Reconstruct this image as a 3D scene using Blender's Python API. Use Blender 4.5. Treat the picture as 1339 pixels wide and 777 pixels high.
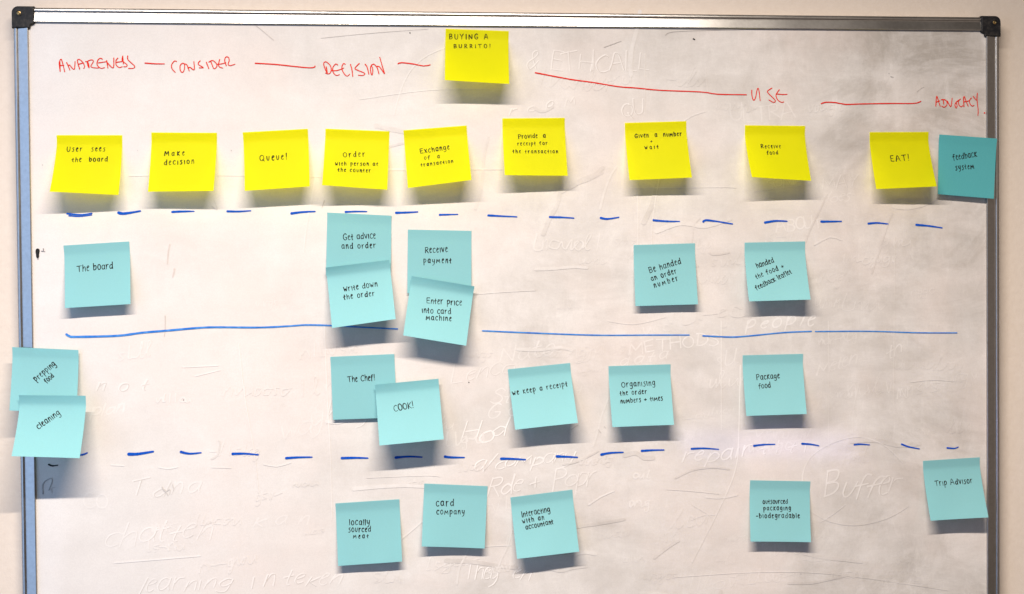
import bpy, math, random
from mathutils import Vector, Matrix
random.seed(11)
for o in list(bpy.data.objects): bpy.data.objects.remove(o)
SC = bpy.context.scene
COL = SC.collection
# ------------------------------------------------------------------ measured data
# all lengths in millimetres on the board plane: x to the right, z up, origin = board centre
CAM=[-145.533742, -1483.237233, 131.934299, 0.08668, -0.018137, -0.008625]
FPX=1600
NOTES=[
 ('buying','y',[-94.25,429.36],[-17.88,427.16],0.25,[[-2.69,-66.95,32.25],[-2.45,-68.46,29.5]],[('BUYING A',0.0663,0.1652,0.6732,0.1375,6.11),('BURRITO!',0.1396,0.3241,0.7103,0.2976,5.19)]),
 ('user','y',[-552.29,300.71],[-477.18,300.81],0.25,[[-1.04,-68.31,29.75],[-0.46,-72.02,21.0]],[('User  sees',0.164,0.2614,0.7407,0.2525,5.74),('the  board',0.2607,0.4451,0.7885,0.4255,5.93)]),
 ('make','y',[-443.36,304.01],[-367.09,303.67],0.25,[[-0.32,-71.57,22.25],[-1.04,-70.62,24.75]],[('Make',0.2093,0.3769,0.5101,0.3684,5.93),('decision',0.213,0.5369,0.6647,0.5109,6.48)]),
 ('queue','y',[-336.9,304.26],[-260.24,308.66],0.25,[[4.42,-71.19,23.0],[3.43,-70.59,24.5]],[('Queue!',0.2436,0.4969,0.6564,0.4864,7.41)]),
 ('order','y',[-239.12,308.79],[-163.02,305.8],0.25,[[-3.04,-69.51,27.25],[-2.9,-71.8,21.5]],[('Order',0.2973,0.4641,0.629,0.4356,6.48),('with person at',0.1797,0.6181,0.8374,0.5877,4.81),('the counter',0.2279,0.7279,0.7291,0.7107,4.81)]),
 ('exchange','y',[-146.23,307.02],[-70.13,313.05],0.25,[[4.56,-71.12,23.25],[3.87,-68.12,30.0]],[('Exchange',0.24,0.4083,0.7012,0.3786,6.3),('of  a',0.2945,0.5246,0.5364,0.5232,5.19),('transaction',0.2354,0.6421,0.7397,0.6315,4.63)]),
 ('provide','y',[-26.61,321.65],[49.56,322.49],0.25,[[0.28,-70.71,24.5],[0.52,-72.1,20.75]],[('Provide  a',0.25,0.3398,0.6828,0.3233,5.37),('receipt for',0.2326,0.4599,0.7072,0.449,4.63),('the transaction',0.151,0.5952,0.8656,0.5993,4.63)]),
 ('given','y',[123.62,316.52],[200.0,318.84],0.25,[[1.17,-71.61,22.25],[1.07,-71.12,23.5]],[('Given  a  number',0.1559,0.252,0.9173,0.2406,5.37),('+',0.4031,0.3442,0.4403,0.3454,4.17),('wait',0.3027,0.4597,0.5202,0.4525,5.19)]),
 ('receive','y',[273.64,313.92],[349.69,313.31],0.25,[[-1.17,-66.53,33.0],[-1.41,-69.98,26.25]],[('Receive',0.2494,0.3997,0.5757,0.3904,5.19),('food',0.3333,0.5205,0.5164,0.508,5.0)]),
 ('eat','y',[432.07,305.68],[507.94,306.08],0.25,[[0.11,-72.29,20.25],[-0.93,-69.92,26.25]],[('EAT!',0.3202,0.5091,0.6274,0.494,7.59)]),
 ('feedback','b',[520.16,302.53],[595.31,297.46],3.9,[[-3.75,-74.65,4.0],[-6.64,-75.56,4.5]],[('feedback',0.2625,0.4109,0.6684,0.3178,7.04),('system',0.3075,0.5716,0.6261,0.5214,6.11)]),
 ('board','b',[-546.43,170.97],[-470.81,175.37],0.25,[[4.13,-73.43,13.5],[3.43,-73.88,13.5]],[('The board',0.1899,0.4281,0.7343,0.4099,7.59)]),
 ('advice','b',[-238.16,208.57],[-161.5,204.39],0.25,[[-2.3,-75.65,3.0],[-1.73,-74.43,4.2]],[('Get advice',0.257,0.4254,0.7571,0.3768,7.41),('and order',0.2385,0.5676,0.7595,0.5308,6.48)]),
 ('write','b',[-240.4,142.52],[-164.83,151.1],5.2,[[7.89,-71.52,21.25],[7.25,-70.28,24.75]],[('write down',0.2434,0.4208,0.7689,0.4035,6.85),('the order',0.2268,0.5559,0.7105,0.5539,6.48)]),
 ('payment','b',[-142.11,187.61],[-65.28,185.63],0.25,[[-1.43,-76.72,3.6],[-1.06,-75.97,3.2]],[('Receive',0.2745,0.3611,0.6246,0.34,6.85),('payment',0.2516,0.522,0.6829,0.5164,6.11)]),
 ('enter','b',[-138.2,131.57],[-62.76,118.44],5.4,[[-10.76,-70.39,23.25],[-11.59,-70.46,22.75]],[('Enter price',0.2933,0.3991,0.844,0.3416,7.04),('into card',0.245,0.5696,0.6958,0.512,6.85),('machine',0.3229,0.6746,0.7151,0.6257,6.48)]),
 ('number','b',[133.57,167.11],[209.99,168.87],0.25,[[-0.13,-74.62,10.0],[0.96,-74.98,10.0]],[('Be handed',0.2531,0.4628,0.766,0.3275,7.04),('an order',0.2798,0.5993,0.6908,0.476,6.11),('number',0.3195,0.7085,0.7068,0.6021,6.11)]),
 ('handed','b',[272.49,169.23],[349.16,170.26],0.25,[[-0.73,-72.19,20.5],[-0.94,-71.75,21.75]],[('handed',0.1913,0.4343,0.4762,0.3389,6.48),('the food +',0.1637,0.6181,0.6341,0.4385,5.93),('feedback leaflet',0.145,0.8108,0.7534,0.5355,5.93)]),
 ('prepping','b',[-605.51,52.34],[-530.13,47.79],4.4,[[-0.15,-73.02,14.0],[0.04,-72.73,13.0]],[('prepping',0.375,0.5279,0.6615,0.2548,6.48),('food',0.536,0.5515,0.6405,0.4379,5.93)]),
 ('cleaning','b',[-593.83,-2.67],[-518.6,-4.76],19,[[0.18,-66.52,33.0],[-0.69,-68.97,28.5]],[('cleaning',0.3278,0.5418,0.6276,0.294,7.04)]),
 ('chef','b',[-236.46,35.25],[-159.92,37.57],0.25,[[2.61,-75.34,4.5],[2.38,-76.25,5.2]],[('The Chef!',0.2567,0.4113,0.6762,0.3996,6.85)]),
 ('cook','b',[-183.48,1.49],[-107.16,7.45],6.2,[[5.28,-70.08,25.5],[4.98,-70.15,25.5]],[('COOK!',0.2717,0.4658,0.572,0.4292,7.78)]),
 ('receipt','b',[-22.66,16.98],[53.89,23.58],0.25,[[6.37,-70.93,23.25],[5.64,-70.58,24.25]],[('we keep a receipt',0.0345,0.4291,0.9176,0.3743,6.11)]),
 ('organising','b',[101.31,18.93],[178.54,20.13],0.25,[[0.99,-72.52,19.5],[-0.55,-72.29,20.25]],[('Organising',0.2,0.3518,0.7398,0.337,6.67),('the order',0.1663,0.4866,0.5961,0.4685,5.56),('numbers + times',0.1669,0.6178,0.8477,0.5859,5.56)]),
 ('package','b',[269.25,29.86],[345.92,30.58],0.25,[[-0.66,-73.28,17.0],[-1.75,-72.9,18.25]],[('Package',0.2201,0.4119,0.5993,0.3915,6.48),('food',0.2465,0.5595,0.4451,0.5447,6.67)]),
 ('locally','b',[-232.32,-141.49],[-155.65,-138.38],0.25,[[2.78,-73.84,9.0],[2.6,-73.57,10.5]],[('locally',0.2014,0.3622,0.5129,0.3808,6.85),('sourced',0.1861,0.4746,0.5287,0.4905,6.11),('meat',0.2536,0.579,0.4874,0.5924,5.19)]),
 ('company','b',[-125.37,-120.05],[-48.39,-125.13],0.25,[[-4.04,-73.84,12.0],[-4.98,-73.97,9.0]],[('card',0.2031,0.3552,0.4781,0.342,7.96),('company',0.2158,0.485,0.6509,0.4686,6.3)]),
 ('accountant','b',[-20.75,-139.54],[55.41,-131.81],0.25,[[5.9,-71.19,19.0],[5.48,-72.49,18.0]],[('Interacting',0.1556,0.3451,0.6115,0.3122,6.67),('with an',0.1532,0.4452,0.4999,0.4246,5.74),('accountant',0.1966,0.552,0.6411,0.5097,5.74)]),
 ('outsourced','b',[277.91,-125.41],[354.5,-128.62],0.25,[[-3.58,-73.59,12.5],[-4.1,-73.02,13.5]],[('outsourced',0.2189,0.384,0.6306,0.3739,5.37),('packaging',0.2278,0.4937,0.6799,0.4796,5.37),('-biodegradable',0.1067,0.6199,0.8224,0.6078,5.74)]),
 ('trip','b',[499.64,-106.17],[573.67,-103.24],0.25,[[2.14,-72.15,17.0],[1.65,-72.29,19.0]],[('Trip Advisor',0.1776,0.4326,0.8337,0.4221,6.67)]),
]
RED=[
 ('AWARENESS',[[[-547.3,375.5],[-548.0,381.5],[-548.2,386.3],[-546.0,389.9],[-544.3,384.7],[-542.1,375.1]],[[-547.8,382.3],[-543.1,382.7]],[[-547.5,386.7],[-547.3,375.9]],[[-539.8,385.9],[-537.8,381.5],[-536.2,377.1]],[[-538.0,382.3],[-536.5,383.1],[-531.4,378.0],[-530.1,387.2]],[[-525.0,378.4],[-527.2,386.4],[-527.2,389.2],[-525.1,389.7],[-521.5,386.5],[-519.2,381.6],[-520.4,379.2]],[[-526.6,384.0],[-520.3,385.7]],[[-517.9,387.4],[-515.2,386.1],[-514.1,379.7],[-515.8,384.1],[-515.6,387.7],[-510.8,389.3],[-509.3,388.1],[-509.7,386.1],[-512.1,382.1],[-510.2,380.3],[-503.5,379.7]],[[-498.9,390.2],[-500.6,391.3],[-503.4,389.8],[-505.0,385.0],[-503.5,381.3],[-500.0,379.4],[-496.4,380.3]],[[-503.4,385.8],[-493.9,387.3]],[[-493.9,388.6],[-492.5,379.8]],[[-493.6,386.6],[-486.5,380.1],[-485.6,391.9]],[[-481.0,391.4],[-483.1,388.7],[-482.9,383.5],[-479.4,380.4],[-476.1,381.5]],[[-482.9,386.5],[-475.4,387.7]],[[-475.3,394.0],[-475.9,388.8],[-471.5,384.8],[-470.3,383.2],[-471.5,381.5],[-474.3,381.5]],[[-475.3,394.0],[-474.6,384.7]],[[-469.6,394.2],[-469.4,390.0],[-465.9,386.4],[-461.6,382.0],[-463.2,379.7],[-468.8,379.5]]]),
 ('CONSIDER',[[[-413.2,388.0],[-415.3,388.6],[-418.6,384.7],[-418.6,379.8],[-414.9,375.2]],[[-403.8,385.2],[-406.2,386.0],[-409.0,383.1],[-408.7,377.1],[-406.3,375.1],[-404.3,378.3],[-403.8,383.2],[-404.2,385.2]],[[-403.8,385.2],[-401.0,384.0],[-398.5,376.9]],[[-399.9,380.4],[-397.5,381.2],[-392.7,378.4],[-393.0,388.3]],[[-385.6,389.0],[-387.8,386.5],[-387.1,384.1],[-381.9,380.9],[-386.7,380.7]],[[-378.4,387.4],[-375.6,379.7]],[[-373.0,387.8],[-370.3,380.5]],[[-375.4,387.6],[-371.0,389.5],[-366.7,385.8],[-366.2,382.6],[-368.7,379.7],[-370.3,380.5]],[[-362.8,390.7],[-364.3,385.0],[-363.1,381.8],[-359.5,380.6]],[[-366.3,384.9],[-359.9,385.7],[-355.8,387.1]],[[-355.2,383.5],[-357.0,389.1],[-356.2,392.8],[-354.5,394.0],[-352.2,392.8],[-351.8,388.8],[-353.1,385.5],[-351.1,383.5],[-345.0,385.2]]]),
 ('DECISION',[[[-237.5,382.6],[-236.4,375.6],[-239.1,380.9],[-240.5,386.2],[-239.5,388.3],[-237.0,388.5],[-232.6,384.2],[-231.6,379.3],[-233.1,375.2],[-236.0,374.4],[-238.4,375.4]],[[-224.0,385.1],[-226.1,386.3],[-229.4,382.6],[-229.8,377.7],[-227.4,373.6],[-224.6,372.6],[-221.9,373.6]],[[-231.0,378.3],[-224.5,378.5],[-216.8,381.5]],[[-214.9,385.8],[-216.7,386.9],[-218.8,383.5],[-218.4,378.6],[-215.2,373.3],[-212.4,371.9],[-209.9,374.1]],[[-208.7,385.8],[-207.0,379.5],[-206.1,371.3]],[[-198.3,386.9],[-203.3,381.5],[-200.5,379.1],[-192.7,375.9],[-191.9,374.2],[-194.0,372.8],[-199.3,373.0]],[[-191.2,386.1],[-189.0,382.9],[-186.8,374.3]],[[-180.8,386.4],[-183.6,385.3],[-184.9,381.2],[-184.3,375.5],[-183.1,373.2],[-182.3,376.3],[-182.3,381.3],[-183.7,384.5]],[[-180.8,386.4],[-177.1,382.5],[-174.8,374.7]],[[-177.5,383.3],[-174.3,383.4],[-168.6,375.2]],[[-168.2,375.2],[-173.7,394.6]]]),
 ('USE',[[[282.5,357.2],[282.7,350.3],[284.8,344.8],[287.2,348.2],[289.0,357.0],[290.3,359.7],[291.5,357.0],[293.0,344.4]],[[307.8,359.8],[302.4,356.2],[303.6,353.3],[311.4,345.7],[312.1,343.6],[309.7,342.3],[304.0,345.4]],[[317.1,357.8],[313.6,352.9],[313.2,349.5],[315.7,344.9],[320.1,342.4],[322.8,343.0]],[[314.0,352.8],[321.0,352.1],[327.1,352.3]]]),
 ('ADVOCACY.',[[[517.5,338.4],[518.3,349.4],[519.3,350.2],[520.9,345.1],[523.1,338.4]],[[518.2,343.4],[522.7,345.1]],[[527.1,346.0],[527.8,341.0]],[[524.5,346.4],[529.3,346.4],[532.0,343.4],[531.6,339.6],[528.4,337.0],[525.3,338.3]],[[532.5,344.7],[536.9,337.9],[538.7,348.4]],[[547.6,346.1],[544.0,343.5],[542.2,340.0],[543.8,335.9],[545.1,339.2],[544.0,342.6]],[[549.4,347.3],[546.7,344.3],[548.0,339.2],[550.7,337.7],[552.5,339.2]],[[554.0,337.9],[553.4,348.6],[554.5,350.4],[556.5,345.2],[559.6,338.4]],[[554.3,343.9],[561.0,345.2]],[[563.5,348.5],[561.0,345.2],[562.7,340.1],[565.4,338.6],[567.2,339.7]],[[566.1,350.6],[569.9,346.1]],[[571.5,354.7],[571.0,347.0],[572.5,333.3],[572.1,326.8]],[[580.4,330.4],[581.3,329.7]],[[581.3,330.4],[580.2,329.7]]]),
]
RED_LINES=[
 [[-449.6,385.9],[-437.6,385.1],[-427.3,385.1]],
 [[-321.1,386.5],[-296.8,385.2],[-271.3,382.6],[-257.4,381.5],[-251.6,382.2],[-250.8,383.7]],
 [[-151.8,387.1],[-147.1,388.3],[-133.0,386.7],[-121.2,384.5],[-113.3,385.9]],
 [[14.1,377.2],[56.2,369.5],[85.2,365.6],[116.8,360.7],[136.3,359.4],[168.0,356.6],[219.6,354.7],[239.3,352.1],[275.7,351.6]],
 [[370.6,341.0],[376.4,342.7],[388.9,342.3],[401.5,340.1],[419.1,340.7],[459.5,341.5],[487.4,341.6],[495.1,342.9],[498.1,344.4]],
]
DASHES=[
 ([[-482.6,209.4],[-478.4,208.4],[-471.3,209.0],[-457.4,211.3]],2.78),
 ([[-420.4,210.1],[-409.1,210.6],[-395.0,210.7]],2.22),
 ([[-356.0,210.5],[-342.1,210.3],[-328.6,211.1]],2.04),
 ([[-280.5,207.7],[-267.2,209.3],[-252.7,209.9]],2.41),
 ([[-216.4,209.2],[-204.5,209.7],[-191.2,209.6]],2.04),
 ([[-156.0,207.9],[-144.9,208.2],[-130.0,208.9]],2.22),
 ([[-103.5,205.3],[-81.7,205.7]],1.85),
 ([[-44.7,204.3],[-29.3,203.4],[-10.0,202.4]],2.04),
 ([[30.5,201.9],[45.5,201.5],[59.9,200.5]],2.13),
 ([[93.1,200.6],[101.1,199.3],[115.4,201.3]],2.22),
 ([[158.4,197.5],[173.3,196.2],[191.0,195.7]],2.22),
 ([[220.7,195.6],[224.0,197.2],[235.5,195.9],[257.3,192.4]],2.13),
 ([[298.5,194.0],[311.8,195.9],[326.3,195.4]],2.41),
 ([[369.9,194.8],[395.5,194.9]],2.31),
 ([[430.2,192.0],[441.6,192.8],[455.4,191.4]],2.13),
 ([[491.9,190.2],[508.7,188.6],[525.2,186.2]],2.22),
 ([[-549.5,-75.9],[-531.0,-76.7],[-522.8,-74.4]],2.59),
 ([[-474.8,-76.9],[-464.6,-76.9],[-446.5,-74.4]],3.15),
 ([[-414.0,-75.6],[-404.0,-77.8],[-390.6,-77.0]],2.41),
 ([[-353.4,-79.2],[-339.4,-79.2],[-323.4,-80.9]],2.5),
 ([[-290.4,-85.6],[-276.1,-85.0],[-259.7,-85.1]],2.41),
 ([[-224.1,-87.0],[-207.7,-87.0],[-193.0,-87.7]],2.59),
 ([[-159.5,-87.8],[-144.2,-86.9],[-127.8,-88.0]],2.41),
 ([[-99.9,-88.0],[-92.4,-88.9],[-76.6,-89.5]],2.41),
 ([[-31.7,-91.9],[-17.9,-92.4],[-2.0,-93.7]],2.59),
 ([[36.6,-90.5],[47.9,-91.2],[62.1,-92.2]],2.5),
 ([[91.7,-89.5],[102.9,-87.7],[118.8,-87.3]],2.5),
 ([[142.1,-86.0],[154.3,-85.5],[169.6,-85.5]],2.31),
 ([[204.3,-84.8],[219.5,-84.5],[238.3,-86.1]],2.04),
 ([[283.2,-82.7],[293.9,-81.6],[309.5,-81.4]],2.22),
 ([[344.3,-81.4],[355.3,-82.3],[365.6,-84.4]],2.04),
 ([[411.1,-84.0],[419.0,-83.5],[430.8,-84.6]],1.76),
 ([[472.3,-84.7],[480.2,-87.8],[495.1,-91.0]],1.85),
 ([[531.4,-90.5],[540.9,-91.3],[545.7,-89.6]],1.67),
]
DOUBLE_DASH=[
 ([[-541.7,208.6],[-527.0,207.2],[-513.4,208.7]],1.85),
 ([[-539.8,206.1],[-527.0,205.3],[-513.6,206.9]],1.39),
]
BLUE_LINES=[
 ([[-544.7,66.3],[-540.9,63.9],[-533.0,63.2],[-485.7,63.9],[-458.2,67.1],[-428.1,69.3],[-391.3,72.1],[-370.7,72.6],[-319.5,71.7],[-283.3,73.0],[-265.1,74.0],[-235.1,72.9],[-201.4,70.6],[-155.6,67.8]],2.78,1.57),
 ([[-52.9,64.3],[11.5,60.7],[86.9,57.2],[153.3,56.5],[202.1,55.9]],1.67,1.39),
 ([[219.4,54.7],[254.6,52.7],[278.8,53.9],[321.5,57.4],[356.6,58.5]],1.76,1.48),
 ([[361.7,58.2],[431.3,57.6],[493.5,55.0],[544.2,54.2]],1.39,1.39),
]
GHOST_TEXT=[
 ('& ETHICALL',[2.1,380.1],[153.6,380.1],22.2,1.6,0.55),
 ('SOME',[300.3,235.6],[346.9,239.3],12.0,1.5,0.5),
 ('MAY',[372.2,235.5],[417.2,238.2],14.8,1.6,0.5),
 ('does',[369.2,219.3],[405.4,221.1],11.1,1.4,0.35),
 ('ABOUT',[312.7,182.6],[372.0,187.0],13.0,1.5,0.4),
 ('ALLES',[391.6,190.7],[440.6,192.4],13.0,1.4,0.25),
 ('Nato',[-33.7,23.7],[32.0,35.8],18.5,1.5,0.45),
 ('Lenco',[-93.4,2.3],[-18.8,12.2],18.5,1.5,0.5),
 ('Sta',[-45.3,-24.6],[-7.9,-23.4],16.7,1.3,0.4),
 ('Go',[-49.2,-41.3],[-12.7,-38.3],16.7,1.4,0.45),
 ('Hod',[-81.1,-71.5],[-28.9,-66.0],22.2,1.5,0.8),
 ('a/company',[-66.6,-106.3],[55.4,-96.8],16.7,1.6,0.75),
 ('Rde + Popr',[-50.1,-136.5],[81.7,-126.5],22.2,1.7,0.6),
 ('They  en',[-79.0,-240.5],[-0.4,-239.1],18.5,1.5,0.75),
 ('learning  in teken',[-466.9,-243.3],[-230.4,-237.7],18.5,1.6,0.6),
 ('chatten',[-507.0,-187.3],[-383.8,-177.9],24.1,1.5,0.6),
 ('Tdna',[-476.0,-128.0],[-395.7,-126.3],18.5,1.8,0.5),
 ('Buffer',[371.6,-150.6],[465.2,-143.3],27.8,2.0,0.55),
 ('repair titi',[190.6,-102.6],[347.4,-90.8],18.5,1.8,0.55),
 ('METHODS',[126.5,34.4],[239.5,44.2],14.8,1.5,0.4),
 ('people',[273.3,60.8],[357.9,67.3],14.8,1.8,0.45),
 ('QU',[119.1,326.7],[147.5,326.8],18.5,1.8,0.6),
 ('ULTRA',[255.4,317.7],[337.6,323.5],18.5,1.5,0.4),
 ('meten',[363.5,4.4],[412.5,17.0],14.8,1.5,0.4),
 ('th',[453.9,22.1],[471.7,31.5],18.5,1.6,0.45),
 ('room',[-18.9,326.3],[60.7,339.6],11.1,1.8,0.5),
 ('hy',[-243.8,-46.0],[-193.4,-40.5],22.2,1.4,0.5),
 ('way',[-297.6,-63.3],[-248.4,-50.5],24.1,1.6,0.45),
 ('not',[-512.3,-1.8],[-454.7,0.8],13.0,2.0,0.5),
 ('plan',[-518.9,-31.6],[-481.7,-27.8],13.0,2.0,0.4),
 ('it',[48.5,-18.8],[67.4,-15.4],13.0,1.2,0.3),
 ('Illo',[199.2,-260.3],[239.7,-257.8],18.5,1.5,0.35),
 ('CO',[-525.8,-143.2],[-499.2,-138.4],16.7,1.8,0.35),
 ('data',[115.0,19.6],[172.2,26.2],13.0,1.4,0.3),
 ('kan',[-331.4,-168.3],[-267.9,-164.5],16.7,1.6,0.4),
 ('te',[422.8,146.7],[454.3,156.1],18.5,1.3,0.2),
]
GHOST_LINES=[
 ([[-94.2,407.2],[-115.5,397.8],[-134.0,383.0],[-148.0,358.1],[-157.5,326.0]],1.6,0.5),
 ([[-243.3,73.7],[-241.4,4.7],[-237.9,-87.6],[-236.9,-161.6]],1.4,0.6),
 ([[-344.9,52.1],[-338.5,-12.1],[-328.5,-76.5],[-323.7,-127.1]],1.3,0.5),
 ([[242.5,72.5],[241.8,-62.0]],1.3,0.55),
 ([[266.3,17.3],[264.0,-60.5],[259.9,-109.8],[240.3,-156.9],[204.2,-225.3]],1.6,0.6),
 ([[378.4,70.9],[377.8,-86.6]],1.2,0.4),
 ([[464.2,175.1],[461.6,-35.5]],1.1,0.3),
 ([[345.2,-143.3],[344.4,-121.3],[353.2,-100.4],[374.8,-84.6],[406.3,-74.8],[428.9,-76.2],[453.5,-88.2],[473.3,-107.8]],1.5,0.5),
 ([[204.6,-154.1],[223.8,-166.0],[228.6,-169.9]],1.3,0.5),
 ([[203.6,-173.0],[219.0,-167.7],[233.5,-167.2]],1.3,0.5),
 ([[354.9,-165.5],[379.3,-179.5],[413.7,-185.2],[453.2,-177.6],[481.0,-162.9]],1.3,0.4),
 ([[366.6,-180.2],[384.3,-170.1],[399.1,-158.9]],1.5,0.5),
 ([[-493.1,-206.0],[-448.6,-203.6],[-393.1,-200.6]],2.0,0.6),
 ([[-468.9,253.4],[-397.9,254.2],[-245.0,251.7]],2.6,0.35),  # light bounced off the notes' undersides, painted as a pale streak
 ([[-166.4,259.8],[-144.4,260.2],[-24.2,260.6],[13.2,259.6]],2.8,0.4),  # same painted line of bounced light, continued to the right
 ([[75.8,-150.9],[90.1,-141.8],[107.3,-134.7]],2.2,0.5),
 ([[-153.6,-187.0],[-130.3,-168.1],[-120.9,-159.9]],1.8,0.45),
 ([[139.3,231.4],[138.8,158.3]],1.3,0.45),
 ([[166.0,250.0],[157.1,195.7],[155.9,153.4]],1.2,0.5),
 ([[-62.7,108.6],[-25.5,111.1],[12.0,112.6]],1.2,0.3),
 ([[-194.2,-111.7],[-120.5,-110.6],[-106.6,-112.8]],1.0,0.3),
 ([[101.2,74.2],[134.4,70.0],[172.6,78.1]],1.2,0.25),
 ([[-409.8,25.6],[-369.5,26.8]],2.0,0.35),
 ([[-396.5,14.5],[-366.9,21.3]],1.6,0.5),
 ([[-495.0,-89.3],[-480.8,-90.6]],1.8,0.5),
 ([[-439.9,-93.3],[-429.3,-95.4],[-418.5,-93.8]],1.8,0.5),
 ([[-316.9,-92.3],[-301.6,-95.4],[-285.2,-91.2]],2.0,0.6),
 ([[-378.2,-94.7],[-355.8,-96.1]],1.6,0.4),
 ([[129.8,237.0],[250.2,237.7],[259.8,236.7]],1.2,0.45),
 ([[283.9,232.8],[356.7,241.2]],1.0,0.35),
 ([[171.2,-134.3],[199.9,-136.9],[238.4,-141.6]],0.9,0.3),
 ([[483.5,-7.1],[513.2,-4.7],[543.1,-7.1]],1.0,0.3),
 ([[180.1,-243.6],[296.0,-240.4],[393.8,-247.1],[532.5,-270.7]],1.1,0.35),
 ([[-198.4,344.2],[-115.9,355.5],[-41.9,357.7]],1.5,0.25),
 ([[149.0,401.5],[148.5,326.8]],1.2,0.3),
 ([[226.9,355.2],[224.2,383.3]],1.3,0.2),
 ([[-56.2,-199.0],[-20.7,-198.1]],1.4,0.5),
 ([[361.2,166.2],[380.8,175.6],[395.4,171.7]],2.2,0.25),
]
RESIDUE=[
 ([[-576.2,165.5],[-576.4,162.4],[-576.3,157.9]],4.44,'k'),
 ([[-576.4,157.0],[-576.0,155.2]],2.04,'d'),
 ([[-571.7,164.5],[-567.8,163.9]],1.11,'d'),
 ([[-569.7,167.4],[-569.4,164.1]],1.11,'d'),
 ([[-574.4,-121.6],[-574.9,-114.0],[-572.5,-107.7],[-565.1,-103.8],[-563.7,-107.3],[-567.6,-117.7]],1.48,'d'),
 ([[-564.6,-120.1],[-564.7,-115.7],[-560.7,-114.4]],1.48,'g'),
 ([[-567.4,-87.2],[-563.2,-88.9],[-557.0,-88.3]],1.85,'k'),
 ([[209.6,419.7],[211.5,418.8]],1.67,'k'),
 ([[-137.2,424.1],[-136.9,423.7]],1.39,'k'),
 ([[-350.7,282.9],[-350.3,282.7]],1.2,'d'),
 ([[457.0,378.7],[457.5,378.5]],0.93,'d'),
 ([[459.5,374.7],[462.9,374.3]],0.93,'d'),
 ([[-436.7,-117.1],[-433.2,-122.7],[-427.8,-120.0],[-427.9,-125.5]],1.3,'g'),
 ([[-424.2,-114.7],[-423.4,-121.1]],1.3,'g'),
 ([[-434.1,-119.9],[-429.7,-127.3]],0.93,'g'),
 ([[-70.2,1.9],[-69.9,1.6]],1.39,'k'),
 ([[341.9,-244.1],[342.1,-244.4]],1.2,'d'),
 ([[-430.4,86.9],[-430.6,71.4],[-431.6,62.3]],0.74,'g'),
 ([[-374.2,216.4],[-368.0,212.8],[-371.5,223.7]],0.65,'g'),
 ([[54.8,-58.3],[59.5,-54.6],[63.3,-52.8]],0.83,'g'),
 ([[87.9,-58.9],[91.6,-62.8]],0.93,'g'),
 ([[95.5,-55.3],[97.4,-57.2]],0.93,'g'),
 ([[493.4,356.3],[498.3,360.2],[502.3,362.1]],0.65,'g'),
 ([[174.8,424.1],[193.9,428.9],[299.4,432.2]],0.83,'g'),
 ([[-324.0,434.5],[-310.7,423.7],[-299.1,413.8]],0.74,'g'),
 ([[-243.1,417.0],[-188.5,422.9],[-115.1,429.0]],0.74,'g'),
 ([[98.9,408.6],[119.7,416.2]],0.93,'g'),
 ([[-569.2,265.7],[-569.0,265.5]],1.02,'d'),
 ([[-459.6,282.7],[-459.4,282.5]],0.93,'d'),
 ([[-410.3,-13.6],[-410.1,-13.9]],1.11,'d'),
 ([[-423.9,171.3],[-425.8,162.2],[-426.9,148.6]],1.48,'r'),
 ([[-418.9,142.2],[-420.9,133.1]],1.85,'r'),
 ([[-241.6,223.3],[-244.5,214.1]],0.83,'g'),
]
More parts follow.
